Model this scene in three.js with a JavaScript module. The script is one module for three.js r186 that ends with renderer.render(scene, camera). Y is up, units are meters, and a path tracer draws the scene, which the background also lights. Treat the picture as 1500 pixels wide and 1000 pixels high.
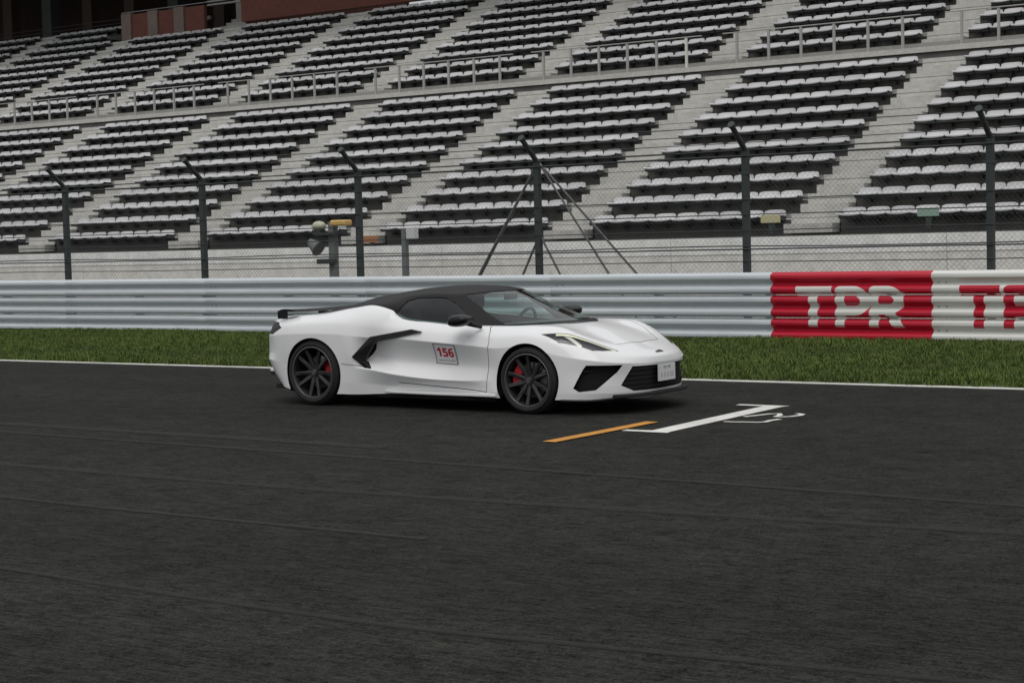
import * as THREE from 'three';
import { mergeGeometries, mergeVertices } from 'three/addons/utils/BufferGeometryUtils.js';
import { RoundedBoxGeometry } from 'three/addons/geometries/RoundedBoxGeometry.js';

// ------------------------------------------------------------------ camera, sky, sun, exposure
// world: x runs along the straight (the car drives towards +x), y up, z from the stand towards the pit side
const scene = new THREE.Scene();
const camera = new THREE.PerspectiveCamera(22.09, 1.5, 0.1, 600);
camera.position.set(0, 1.694, 0);
camera.quaternion.setFromRotationMatrix(new THREE.Matrix4().makeBasis(
  new THREE.Vector3(0.82486, -0.02515, -0.56478), new THREE.Vector3(-0.01248, 0.99796, -0.06266), new THREE.Vector3(0.56520, 0.05874, 0.82286)));
scene.add(camera);

const renderer = new THREE.WebGLRenderer({ antialias: true });
renderer.toneMapping = THREE.LinearToneMapping;
renderer.toneMappingExposure = 1.16;
renderer.shadowMap.enabled = true;

{ // overcast sky: an even grey sheet, a little brighter overhead
  const W = 64, H = 32, d = new Float32Array(W * H * 4);
  for (let j = 0; j < H; j++) for (let i = 0; i < W; i++) {
    const el = Math.sin(((j + 0.5) / H - 0.5) * Math.PI), k = (j * W + i) * 4;
    const s = el > 0 ? 0.36 + 0.48 * el : 0.36;
    d[k] = s * 0.975; d[k + 1] = s; d[k + 2] = s * 1.03; d[k + 3] = 1;
  }
  const sky = new THREE.DataTexture(d, W, H, THREE.RGBAFormat, THREE.FloatType);
  sky.mapping = THREE.EquirectangularReflectionMapping; sky.magFilter = THREE.LinearFilter; sky.minFilter = THREE.LinearFilter; sky.needsUpdate = true;
  scene.background = sky; scene.environment = sky;
}
const sun = new THREE.DirectionalLight(0xfffaf4, 1.0);
sun.position.set(-8, 46, 0); sun.target.position.set(-18, 0, -24);
sun.castShadow = true; sun.shadow.radius = 80; sun.shadow.mapSize.set(2048, 2048);
Object.assign(sun.shadow.camera, { left: -45, right: 45, top: 45, bottom: -45, near: 1, far: 140 });
scene.add(sun, sun.target);

// ------------------------------------------------------------------ helpers
let seed = 20240;
const rnd = () => { seed = (seed * 1664525 + 1013904223) >>> 0; return seed / 4294967296; };
const rr = (a, b) => a + (b - a) * rnd();
const used = {};
const numbered = n => { const k = used[n] = (used[n] ?? -1) + 1; return k ? `${n}_${String(k).padStart(3, '0')}` : n; };
function shadow(o) { o.castShadow = true; o.receiveShadow = true; return o; }
function part(name, geo, mat, parent, label) {
  const m = shadow(new THREE.Mesh(geo, mat)); m.name = name; if (label) m.userData.label = label; parent.add(m); return m;
}
function thing(name, label, category, x = 0, y = 0, z = 0, group) {
  const o = new THREE.Group(); o.name = numbered(name); o.position.set(x, y, z);
  o.userData = { label, category }; if (group) o.userData.group = group; scene.add(o); return o;
}
function structure(name, geo, mat) { const m = shadow(new THREE.Mesh(geo, mat)); m.name = name; m.userData.kind = 'structure'; scene.add(m); return m; }
const box = (x0, x1, y0, y1, z0, z1) => new THREE.BoxGeometry(x1 - x0, y1 - y0, z1 - z0).translate((x0 + x1) / 2, (y0 + y1) / 2, (z0 + z1) / 2);
function planarUV(g, s = 1) { // uv in metres from the dominant axis of each face
  const h = g.index ? g.toNonIndexed() : g, p = h.attributes.position, n = h.attributes.normal, uv = new Float32Array(p.count * 2);
  for (let i = 0; i < p.count; i++) {
    const ax = Math.abs(n.getX(i)), ay = Math.abs(n.getY(i)), az = Math.abs(n.getZ(i));
    const u = ax > ay && ax > az ? p.getZ(i) : p.getX(i), v = ay >= ax && ay >= az ? p.getZ(i) : p.getY(i);
    uv[2 * i] = u * s; uv[2 * i + 1] = v * s;
  }
  h.setAttribute('uv', new THREE.BufferAttribute(uv, 2)); return h;
}
const lbox = (...a) => planarUV(box(...a));
function tube(pts, r, seg = 6, radial = 6) { return new THREE.TubeGeometry(new THREE.CatmullRomCurve3(pts.map(p => new THREE.Vector3(...p))), seg, r, radial); }
function bar(a, b, r, n = 6) { // straight rod
  const A = new THREE.Vector3(...a), B = new THREE.Vector3(...b), L = A.distanceTo(B);
  const g = new THREE.CylinderGeometry(r, r, L, n);
  g.applyQuaternion(new THREE.Quaternion().setFromUnitVectors(new THREE.Vector3(0, 1, 0), B.clone().sub(A).normalize()));
  return g.translate((a[0] + b[0]) / 2, (a[1] + b[1]) / 2, (a[2] + b[2]) / 2);
}
// tileable value noise
function noiseGrid(n, cells, cy = cells) {
  const g = Array.from({ length: cells * cy }, rnd), out = new Float32Array(n * n), S = t => t * t * (3 - 2 * t);
  for (let j = 0; j < n; j++) for (let i = 0; i < n; i++) {
    const x = i / n * cells, y = j / n * cy, xi = Math.floor(x), yi = Math.floor(y), fx = S(x - xi), fy = S(y - yi);
    const a = g[(yi % cy) * cells + xi % cells], b = g[(yi % cy) * cells + (xi + 1) % cells], c = g[((yi + 1) % cy) * cells + xi % cells], d = g[((yi + 1) % cy) * cells + (xi + 1) % cells];
    out[j * n + i] = (a * (1 - fx) + b * fx) * (1 - fy) + (c * (1 - fx) + d * fx) * fy;
  }
  return out;
}
function tex(n, fn, repeat, srgb = true) { // fn(k) -> [r,g,b] 0..1 (linear when srgb, encoded here)
  const d = new Uint8Array(n * n * 4), enc = v => { v = Math.min(1, Math.max(0, v)); return 255 * (srgb ? (v <= 0.0031308 ? 12.92 * v : 1.055 * v ** (1 / 2.4) - 0.055) : v); };
  for (let k = 0; k < n * n; k++) { const c = fn(k); for (let q = 0; q < 3; q++) d[4 * k + q] = enc(c[q]); d[4 * k + 3] = 255; }
  const t = new THREE.DataTexture(d, n, n); t.wrapS = t.wrapT = THREE.RepeatWrapping; t.magFilter = THREE.LinearFilter; t.minFilter = THREE.LinearMipmapLinearFilter; t.generateMipmaps = true; t.anisotropy = 16;
  if (srgb) t.colorSpace = THREE.SRGBColorSpace; if (repeat) t.repeat.set(repeat[0], repeat[1]); t.needsUpdate = true; return t;
}
const std = (r, g, b, o = {}) => new THREE.MeshStandardMaterial({ color: new THREE.Color().setRGB(r, g, b), roughness: 0.85, side: THREE.DoubleSide, ...o });

// ------------------------------------------------------------------ materials of the place
const nF = noiseGrid(1024, 512), nM = noiseGrid(1024, 128), nC = noiseGrid(1024, 24), nB = noiseGrid(1024, 6), nS = noiseGrid(1024, 40, 400), nL = noiseGrid(1024, 5, 60);
const asphaltMap = tex(1024, k => {
  const f = nF[k] - 0.5, s = nS[k] - 0.5, v = 0.82 + 1.15 * f + 0.8 * s + 0.5 * (nM[k] - 0.5) + 0.3 * (nC[k] - 0.5) + (nF[k] > 0.93 ? 0.9 * (nM[k]) : 0);
  return [0.56 * v, 0.555 * v, 0.525 * v];
}, [1 / 4, 1 / 4]);
const asphaltBump = tex(1024, k => { const v = 0.5 * nF[k] + 0.3 * nM[k] + 0.2 * nS[k]; return [v, v, v]; }, [1 / 4, 1 / 4], false);
const asphaltMat = new THREE.MeshPhysicalMaterial({ color: new THREE.Color().setRGB(0.0385, 0.0383, 0.0355), specularIntensity: 0.25, map: asphaltMap, bumpMap: asphaltBump, bumpScale: 0.004, roughness: 0.92, vertexColors: true });
const cMap = tex(512, k => { const q = (k % 512) * 2 + (k >> 9) * 2048; const v = 0.84 + 0.18 * (nM[q] - 0.5) + 0.14 * (nC[q] - 0.5) + 0.10 * (nB[q] - 0.5); return [v, v * 0.998, v * 0.985]; }, [0.35, 0.35]);
const concrete = std(0.60, 0.59, 0.56, { map: cMap, roughness: 0.95 });
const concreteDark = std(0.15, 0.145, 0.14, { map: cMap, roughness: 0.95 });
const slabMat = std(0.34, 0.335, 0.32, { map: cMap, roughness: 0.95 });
const wallPaint = std(0.97, 0.96, 0.955, { map: cMap, roughness: 0.8 });
const wallRender = std(0.86, 0.83, 0.80, { map: cMap, roughness: 0.95 });
const steelDark = std(0.045, 0.052, 0.052, { roughness: 0.55, metalness: 0.3 });
const postSteel = std(0.055, 0.065, 0.066, { roughness: 0.5, metalness: 0.4 });
const galv = std(0.42, 0.42, 0.41, { roughness: 0.5, metalness: 0.5 });
const railGrey = std(0.33, 0.325, 0.31, { roughness: 0.6 });
const redBrown = std(0.25, 0.092, 0.070, { map: cMap });
const darkBrown = std(0.06, 0.034, 0.028, { map: cMap });
const paleBrick = std(0.32, 0.24, 0.21, { map: cMap });

// ------------------------------------------------------------------ ground, track, verge
structure('ground', new THREE.PlaneGeometry(500, 400).rotateX(-Math.PI / 2).translate(-30, -0.02, -60), std(0.10, 0.11, 0.08));
let track;
{ // asphalt sheet; vertex colours carry the rubbered-in lanes along the racing line and old patches
  const g = new THREE.PlaneGeometry(110, 29, 330, 290).rotateX(-Math.PI / 2).translate(-18, 0, -3.33);
  const p = g.attributes.position, c = new Float32Array(p.count * 3), uv = g.attributes.uv;
  const h1 = Array.from({ length: 200 }, rnd), h2 = Array.from({ length: 200 }, rnd);
  const L = (t, x) => { const i = Math.floor(x), f = x - i; return t[((i % 200) + 200) % 200] * (1 - f) + t[((i + 1) % 200 + 200) % 200] * f; };
  for (let i = 0; i < p.count; i++) {
    const x = p.getX(i), z = p.getZ(i);
    const lane = L(h1, z * 1.1 + 0.9 * L(h2, x * 0.06) + 60) - 0.5, fine = L(h2, z * 4.3 + 0.05 * x + 90) - 0.5, patch = L(h1, x * 0.23 + 5 + 3 * L(h2, z * 0.5 + 50)) - 0.5;
    const v = 1 + 0.20 * lane + 0.10 * fine + 0.10 * patch;
    c.set([v, v, v], 3 * i); uv.setXY(i, x, z);
  }
  g.setAttribute('color', new THREE.BufferAttribute(c, 3));
  track = structure('race_track', g, asphaltMat);
}
const linePaint = std(0.74, 0.73, 0.70, { map: cMap, roughness: 0.75 });
const orangePaint = std(0.62, 0.27, 0.03, { map: cMap, roughness: 0.75 });
function flat(shapePts, y) { // polygon [x,z] laid on the ground
  const s = new THREE.Shape(shapePts.map(([x, z]) => new THREE.Vector2(x, -z)));
  const g = new THREE.ShapeGeometry(s).rotateX(-Math.PI / 2).translate(0, y, 0); return planarUV(g);
}
function stroke(pts, w, y) { // painted stroke of width w along a polyline of [x,z]
  const L = [], R = [];
  pts.forEach(([x, z], i) => {
    const a = pts[Math.max(0, i - 1)], b = pts[Math.min(pts.length - 1, i + 1)], dx = b[0] - a[0], dz = b[1] - a[1], l = Math.hypot(dx, dz) || 1;
    L.push([x - dz / l * w / 2, z + dx / l * w / 2]); R.unshift([x + dz / l * w / 2, z - dx / l * w / 2]);
  });
  return flat([...L, ...R], y);
}
part('edge_line', lbox(-70, 20, -0.02, 0.004, -18.0, -17.87), linePaint, track, 'white line along the track edge');
{ // grid slot bracket, its number and the orange pole line
  const bx0 = -7.62, bx1 = -7.40;
  part('grid_slot_marking', flat([[-7.80, -13.0], [-7.34, -13.0], [-7.36, -13.1], [-7.40, -15.36], [-7.36, -15.46], [-7.90, -15.46], [-7.90, -15.36], [-7.60, -15.36], [-7.56, -13.12], [-7.80, -13.1]], 0.0045), linePaint, track, 'white bracket of a starting grid slot');
  part('orange_grid_line', stroke([[-7.92, -12.03], [-7.9, -12.9], [-7.89, -13.70]], 0.13, 0.009), orangePaint, track, 'worn orange line beside the grid slot');
  const P = q => q.map(([x, z]) => [x, z]);
  part('grid_number', stroke(P([[-7.33, -14.42], [-7.28, -14.54], [-7.22, -14.72], [-7.15, -14.78], [-7.08, -14.66], [-7.06, -14.52], [-7.0, -14.52], [-6.94, -14.58], [-6.90, -14.70], [-6.92, -14.80], [-7.0, -14.84]]), 0.055, 0.0045), linePaint, track);
  part('grid_number', stroke(P([[-7.31, -13.98], [-7.24, -13.98], [-7.16, -14.0], [-7.08, -14.02], [-7.0, -14.03], [-6.95, -14.08], [-6.96, -14.22], [-6.93, -14.34]]), 0.055, 0.0045), linePaint, track);
}
{ // rubber left by tyres: long thin dark bands with ragged edges
  const n = 256, cv = document.createElement('canvas'); cv.width = 1024; cv.height = 32;
  const rub = (o) => { const t = tex(128, k => { const j = k >> 7, e = Math.min(1, Math.min(j, 127 - j) / 40), q = nS[(k & 127) * 3 + j * 7168 % 1000000 | 0] || 0.5; const v = e * (0.3 + 0.9 * q) * o; return [v, v, v]; }, [1, 1], false); return t; };
  const m = std(0.018, 0.018, 0.018, { alphaMap: rub(0.75), transparent: true, roughness: 0.9 });
  const band = (pts, w, y) => {
    const cu = new THREE.CatmullRomCurve3(pts.map(([x, z]) => new THREE.Vector3(x, 0, z))), N = 60, pos = [], uv = [], idx = [];
    for (let i = 0; i <= N; i++) {
      const p = cu.getPoint(i / N), t = cu.getTangent(i / N);
      pos.push(p.x - t.z * w / 2, y, p.z + t.x * w / 2, p.x + t.z * w / 2, y, p.z - t.x * w / 2); uv.push(i * 0.6, 0, i * 0.6, 1);
      if (i < N) idx.push(2 * i, 2 * i + 1, 2 * i + 2, 2 * i + 1, 2 * i + 3, 2 * i + 2);
    }
    const g = new THREE.BufferGeometry(); g.setAttribute('position', new THREE.Float32BufferAttribute(pos, 3)); g.setAttribute('uv', new THREE.Float32BufferAttribute(uv, 2)); g.setIndex(idx); g.computeVertexNormals();
    part('skid_mark', g, m, track);
  };
  band([[-20, -9.25], [-11.24, -9.11], [-9.6, -9.08], [-8.25, -9.08], [-6, -9.2], [2, -9.9]], 0.17, 0.004);
  band([[-16, -6.6], [-7.55, -6.09], [-5.93, -6.0], [-4.69, -5.98], [-3.7, -6.08], [-1, -6.4]], 0.09, 0.0045);
  band([[-24, -11.05], [-12, -10.72], [-6, -10.5], [2, -10.1]], 0.13, 0.005);
  band([[-22, -11.35], [-12, -11.25], [-9, -11.2]], 0.24, 0.0055);
  band([[-13, -8.02], [-9, -7.85], [-6, -7.82]], 0.10, 0.006);
}
const turf = structure('grass_verge', planarUV(new THREE.PlaneGeometry(90, 6.9, 90, 12).rotateX(-Math.PI / 2).translate(-25, 0.006, -21.45)), std(0.045, 0.058, 0.014));
{ // mown grass
  const g = [];
  for (let b = 0; b < 9; b++) {
    const a = rr(0, 6.28), h = rr(0.035, 0.075), w = 0.006, lx = Math.cos(a) * rr(0.01, 0.05), lz = Math.sin(a) * rr(0.01, 0.05), ox = rr(-0.05, 0.05), oz = rr(-0.05, 0.05), px = -Math.sin(a) * w, pz = Math.cos(a) * w;
    const q = new THREE.BufferGeometry();
    q.setAttribute('position', new THREE.Float32BufferAttribute([ox - px, 0, oz - pz, ox + px, 0, oz + pz, ox + lx * 0.4 + px * 0.7, h * 0.65, oz + lz * 0.4 + pz * 0.7, ox + lx * 0.4 - px * 0.7, h * 0.65, oz + lz * 0.4 - pz * 0.7, ox + lx, h, oz + lz], 3));
    q.setIndex([0, 1, 2, 0, 2, 3, 3, 2, 4]); q.computeVertexNormals(); g.push(q);
  }
  const N = 72000, im = new THREE.InstancedMesh(mergeGeometries(g), std(1, 1, 1, { roughness: 0.8 }), N), m = new THREE.Matrix4(), q = new THREE.Quaternion(), c = new THREE.Color(), up = new THREE.Vector3(0, 1, 0);
  const hp = Array.from({ length: 4096 }, rnd), H = (x, z) => { const X = x * 0.9 + 200, Z = z * 1.6 + 200, i = Math.floor(X), j = Math.floor(Z), f = X - i, e = Z - j, G = (a, b) => hp[(a * 57 + b * 131) & 4095]; return (G(i, j) * (1 - f) + G(i + 1, j) * f) * (1 - e) + (G(i, j + 1) * (1 - f) + G(i + 1, j + 1) * f) * e; };
  for (let i = 0; i < N; i++) {
    const x = rr(-39, 7), z = rr(-24.75, -18.0), k = H(x, z), s = rr(0.7, 1.25) * (0.8 + 0.5 * k);
    m.compose(new THREE.Vector3(x, 0.004, z), q.setFromAxisAngle(up, rr(0, 6.28)), new THREE.Vector3(s, s * rr(0.8, 1.2), s)); im.setMatrixAt(i, m);
    const v = rr(0.75, 1.2) * (0.8 + 0.4 * k), dry = rnd() < 0.07 ? 0.6 : 0; im.setColorAt(i, c.setRGB((0.070 + 0.07 * dry) * v, (0.106 + 0.05 * dry) * v, (0.013 + 0.02 * dry) * v));
  }
  im.name = 'grass'; im.userData = { kind: 'stuff', label: 'short mown grass on the verge below the guard rail', category: 'grass' }; shadow(im); scene.add(im);
}

// ------------------------------------------------------------------ grandstand
const ROW = n => ({ z: -31.8 - 0.8 * n, y: 2.06 + 0.397 * n }); // seat lip of row n
const lowAisle = k => -14.7 - 5.72 * k, upAisle = k => -15.2 - 5.85 * k;
const aislesOf = n => { const r = []; for (let k = -5; k < 10; k++) { const x = n < 10 ? lowAisle(k) : upAisle(k); if (x > -66 && x < 12) r.push(x); } return r; };
const stand = thing('grandstand', 'large concrete grandstand with rows of grey seats behind the fence', 'grandstand', -30, 0, -31);
{
  const P = (name, g, m, l) => part(name, g.translate(30, 0, 31), m, stand, l);
  const X0 = -66, X1 = 13;
  for (let n = 0; n <= 21; n++) {
    const { z, y } = ROW(n), t = y - 0.40;
    if (n === 10) continue;
    const xr = n > 19 ? -52 : X1;
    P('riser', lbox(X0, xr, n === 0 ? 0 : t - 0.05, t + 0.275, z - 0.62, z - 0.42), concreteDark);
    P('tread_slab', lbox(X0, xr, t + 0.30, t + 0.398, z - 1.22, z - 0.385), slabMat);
    for (const ax of aislesOf(n)) {
      if (ax > xr) continue;
      const g = [lbox(ax - 0.52, ax + 0.52, t + 0.001, t + 0.185, z - 0.42, z - 0.0), lbox(ax - 0.52, ax + 0.52, t + 0.001, t + 0.29, z - 0.42, z - 0.36), lbox(ax - 0.52, ax + 0.52, t + 0.302, t + 0.399, z - 0.5, z - 0.37)];
      P('aisle_step', mergeGeometries(g), concrete);
    }
  }
  // row 0 foot: front wall of the lower tier
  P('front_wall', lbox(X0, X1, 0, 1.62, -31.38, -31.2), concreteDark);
  // parapet of the upper tier with its railing
  P('parapet_slab', lbox(X0, X1, 5.83, 5.955, -41.3, -39.82), concrete, 'pale concrete edge of the upper tier');
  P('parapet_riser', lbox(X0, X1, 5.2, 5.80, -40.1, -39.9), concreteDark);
  P('upper_front_wall', lbox(X0, X1, 5.957, 6.10, -40.5, -40.3), slabMat);
  for (let k = -5; k < 10; k++) { // railing stands in front of each block, open at the aisles
    const a = upAisle(k + 1) + 0.6, b = upAisle(k) - 0.6; if (a < -66 || b > 12) continue;
    for (let i = 0; i < 6; i++) { const x = b - 0.15 - i * 0.88; if (x > a) P('railing_post', lbox(x - 0.03, x + 0.03, 5.957, 6.72, -40.02, -39.97), (k === 1 && i === 0) ? std(0.62, 0.60, 0.56) : railGrey); }
    P('handrail', bar([a - 0.3, 6.74, -39.995], [b + 0.3, 6.74, -39.995], 0.016), railGrey);
  }
  // back of the stand: red-brown wall, passage with low red walls, dark concourse under the roof
  P('back_wall', lbox(-45.0, X1, 9.95, 12.6, -48.6, -48.35), redBrown, 'red brown back wall above the top row');
  const low = (x0, x1) => P('passage_wall', lbox(x0, x1, 9.7, 10.74, -48.45, -48.3), redBrown, 'low red brown wall of the stand entrance');
  low(-50.75, -49.85); low(-49.25, -48.45); low(-47.85, -46.85);
  for (const x of [-51.0, -49.55, -48.15]) P('passage_pillar', lbox(x - 0.24, x + 0.28, 9.7, 10.78, -48.5, -48.24), paleBrick, 'pale pillar between the low red walls');
  P('passage_rail', bar([-51.3, 10.84, -48.36], [-46.7, 10.84, -48.36], 0.02), galv);
  P('entrance_post', lbox(-46.15, -45.75, 9.8, 12.2, -49.6, -49.3), std(0.4, 0.36, 0.33));
  for (let i = 0; i < 6; i++) P('louvre_slat', lbox(-47.6, -45.9, 10.86 + i * 0.13, 10.92 + i * 0.13, -49.4, -49.25), std(0.55, 0.54, 0.52));
  for (let i = 0; i < 7; i++) P('exit_stair_step', lbox(-46.5, -45.05, 9.6, 9.78 + i * 0.16, -48.5 - (i + 1) * 0.3, -48.5 - i * 0.3), concrete);
  P('concourse_floor', lbox(X0 - 12, -45, 9.3, 9.5, -58, -48.6), concreteDark);
  P('concourse_wall', lbox(X0 - 12, -44.8, 9.5, 15, -58.3, -58), darkBrown, 'dark brown wall at the back of the concourse');
  P('stair_side_wall', lbox(-45.02, -44.8, 9.9, 13, -58, -48.6), redBrown);
  for (let i = 0; i < 11; i++) { const x = -47 - i * 2.7; P('concourse_column', lbox(x - 0.3, x + 0.3, 9.5, 15, -55.4, -54.9), i % 3 ? std(0.10, 0.07, 0.06) : std(0.11, 0.12, 0.12)); }
  for (let i = 0; i < 8; i++) P('concourse_rail', bar([X0 - 8, 10.0 + i * 0.17, -51.4], [-51.6, 10.0 + i * 0.17, -51.4], 0.018), std(0.09, 0.08, 0.075));
  P('sign_plate', lbox(-53.4, -52.7, 11.3, 11.46, -54.8, -54.7), std(0.42, 0.40, 0.38));
  P('stand_roof', lbox(X0 - 14, X1 + 6, 14.6, 15.0, -60, -42.5), std(0.3, 0.3, 0.3), 'roof over the upper rows');
  P('roof_back_wall', lbox(-45, X1 + 6, 12.61, 14.6, -48.6, -48.35), redBrown);
}
// seats: a moulded shell with a low back on a dark bracket
const seatMats = [0.50, 0.55, 0.46].map(v => std(v, v * 0.985, v * 1.0, { roughness: 0.55 }));
const seatGeo = (() => {
  const prof = [[-0.012, -0.085, 0.97], [0.0, -0.07, 1], [-0.004, -0.05, 1], [-0.03, -0.042, 1], [-0.2, -0.055, 1], [-0.31, -0.05, 1], [-0.355, -0.01, 1], [-0.375, 0.05, 0.93], [-0.38, 0.075, 0.84], [-0.39, 0.078, 0.80]];
  const nu = 10, pos = [], idx = [];
  prof.forEach(([z, y, w], j) => { for (let i = 0; i <= nu; i++) { const u = i / nu * 2 - 1, b = u * u; pos.push(u * 0.246 * w, y + (j < 3 ? 0.022 * (b - 0.4) * (3 - j) / 3 : j < 6 ? 0.012 * b : j > 7 ? -0.012 * b ** 3 : 0), z + (j > 5 ? 0.04 * b : -0.018 * b)); } });
  for (let j = 0; j < prof.length - 1; j++) for (let i = 0; i < nu; i++) { const a = j * (nu + 1) + i, b = a + nu + 1; idx.push(a, a + 1, b, a + 1, b + 1, b); }
  const g = new THREE.BufferGeometry(); g.setAttribute('position', new THREE.Float32BufferAttribute(pos, 3)); g.setIndex(idx); g.computeVertexNormals(); return g;
})();
const bracketGeo = mergeGeometries([box(-0.235, 0.235, -0.135, -0.066, -0.33, -0.075), box(-0.03, 0.03, -0.22, -0.136, -0.419, -0.25)]);
{
  const spots = [];
  for (let n = 0; n <= 21; n++) {
    if (n === 10) continue;
    const { z, y } = ROW(n), A = aislesOf(n);
    for (let k = 0; k < A.length - 1; k++) {
      const a = A[k + 1] + 0.6, b = A[k] - 0.6, m = Math.floor((b - a) / 0.5), pitch = (b - a) / m;
      for (let i = 0; i < m; i++) {
        const x = a + (i + 0.5) * pitch, v = new THREE.Vector3(x, y, z);
        if (n > 19 && x > -52) continue;
        const c = v.clone().applyQuaternion(camera.quaternion.clone().invert()), w = v.clone().sub(camera.position).applyQuaternion(camera.quaternion.clone().invert());
        const sx = w.x / -w.z * 2561 + 750, sy = 500 - w.y / -w.z * 2561;
        spots.push({ x, y, z, n, d: -w.z, vis: sx > -30 && sx < 1530 && sy > -25 && sy < 365 });
      }
    }
  }
  const near = spots.filter(s => s.vis).sort((p, q) => p.d - q.d).slice(0, 300), set = new Set(near), rest = spots.filter(s => !set.has(s));
  const proto = new THREE.Mesh(seatGeo, seatMats[0]); shadow(proto); part('bracket', bracketGeo, steelDark, proto);
  for (const s of near) {
    const o = proto.clone(); o.material = seatMats[Math.floor(rnd() * 3)]; o.name = numbered('stadium_seat'); o.position.set(s.x, s.y, s.z); o.rotation.y = rr(-0.03, 0.03);
    o.userData = { label: 'light grey moulded plastic seat in the rows of the grandstand', category: 'seat', group: 'grey seats in the rows of the grandstand' }; scene.add(o);
  }
  const all = new THREE.Group(); all.name = 'distant_seats'; all.userData = { kind: 'stuff', label: 'mass of grey seats filling the upper and distant rows of the grandstand', category: 'seats' }; scene.add(all);
  const im = new THREE.InstancedMesh(seatGeo, std(1, 1, 1, { roughness: 0.55 }), rest.length), ib = new THREE.InstancedMesh(bracketGeo, steelDark, rest.length), m = new THREE.Matrix4(), c = new THREE.Color();
  rest.forEach((s, i) => { m.makeRotationY(rr(-0.03, 0.03)).setPosition(s.x, s.y, s.z); im.setMatrixAt(i, m); ib.setMatrixAt(i, m); const v = rr(0.44, 0.56); im.setColorAt(i, c.setRGB(v, v * 0.985, v)); });
  im.name = 'seat_shells'; ib.name = 'seat_brackets'; im.userData.kind = ib.userData.kind = 'stuff'; shadow(im); shadow(ib); all.add(im, ib);
}

// ------------------------------------------------------------------ low white wall before the stand
{
  const w = thing('barrier_wall', 'long white painted concrete wall between fence and grandstand', 'wall', -30, 0, -29.5);
  for (let i = 0; i < 15; i++) {
    const x0 = -66 + i * 5.5 + 30, x1 = x0 + 5.49;
    part('upper_panel', lbox(x0, x1, 1.29, 1.605, -0.2, 0.0), wallPaint, w); part('lower_panel', lbox(x0, x1, 0, 1.288, -0.2, -0.012), wallRender, w);
  }
}
// ------------------------------------------------------------------ catch fence
{
  const f = thing('catch_fence', 'tall dark steel catch fence with cables behind the guard rail', 'fence', 0, 0, -25.2);
  const postX = []; for (let k = -6; k < 9; k++) postX.push(-12.71 - 3.985 * (k - 0));
  const px = postX.filter(x => x > -42 && x < 12);
  for (const x of px) {
    const g = mergeGeometries([planarUV(box(x - 0.05, x + 0.05, 0, 3.03, -0.05, 0.05)), planarUV(bar([x, 3.0, 0.0], [x, 3.38, 0.46], 0.045, 8)), planarUV(box(x - 0.09, x + 0.09, 2.62, 2.66, -0.06, 0.06))]);
    const p = part('post', g, postSteel, f);
    part('cap', bar([x, 3.37, 0.44], [x, 3.40, 0.48], 0.06, 8), steelDark, p);
  }
  const cable = (y, z, r, sag = 0) => {
    const pts = []; for (let i = 0; i <= 55; i++) { const x = -44 + i * 1.0; pts.push([x, y + sag * Math.sin(x * 0.8) * 0.5 + rr(-0.004, 0.004), z]); }
    part('cable', tube(pts, r, 110, 5), steelDark, f);
  };
  for (const [y, z, r, s] of [[3.36, 0.44, 0.008], [3.24, 0.29, 0.007], [3.12, 0.14, 0.007], [3.0, 0.06, 0.011], [2.91, 0.06, 0.016], [2.22, 0.06, 0.009], [1.98, 0.06, 0.009], [1.73, 0.06, 0.008], [1.47, 0.06, 0.010, 0.03], [1.43, 0.065, 0.012], [1.23, 0.06, 0.008, 0.015]]) cable(y, z, r, s);
  // woven mesh on the lower part: one panel for each bay
  const wire = std(0.10, 0.105, 0.10, { roughness: 0.6, metalness: 0.3 });
  for (let b = 0; b < px.length - 1; b++) {
    const x0 = px[b + 1], x1 = px[b], y0 = 0.05, y1 = 2.9, s = 0.085, g = [];
    const seg = (ax, ay, bx, by, z) => { const dx = bx - ax, dy = by - ay, l = Math.hypot(dx, dy), r = 0.0015, nx = -dy / l * r, ny = dx / l * r; const q = new THREE.BufferGeometry(); q.setAttribute('position', new THREE.Float32BufferAttribute([ax - nx, ay - ny, z, ax + nx, ay + ny, z, ax, ay, z + r * 1.6, bx - nx, by - ny, z, bx + nx, by + ny, z, bx, by, z + r * 1.6], 3)); q.setIndex([0, 2, 5, 0, 5, 3, 2, 1, 4, 2, 4, 5, 1, 0, 3, 1, 3, 4]); g.push(q); };
    const H = y1 - y0, W = x1 - x0;
    for (let c = -H; c < W; c += s) {
      let a = Math.max(0, c), e = Math.min(W, c + H); if (e - a < 0.02) continue;
      seg(x0 + a, y0 + a - c, x0 + e, y0 + e - c, 0.052); seg(x1 - a, y0 + a - c, x1 - e, y0 + e - c, 0.055);
    }
    const G = mergeGeometries(g); G.computeVertexNormals(); part('mesh_panel', G, wire, f);
  }
  // stays of the anchor post
  const ax = -16.69;
  for (const [z, dx, y] of [[-0.1, 2.05, 3.0], [-0.1, -2.05, 3.0], [-0.55, 2.6, 3.0], [-0.55, -2.3, 3.0], [-0.08, 0.95, 1.75], [-0.08, -0.95, 1.75]]) part('stay', bar([ax, y, -0.03], [ax + dx, 0.05, z], 0.02, 8), std(0.13, 0.135, 0.135, { roughness: 0.5 }), f);
}
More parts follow.
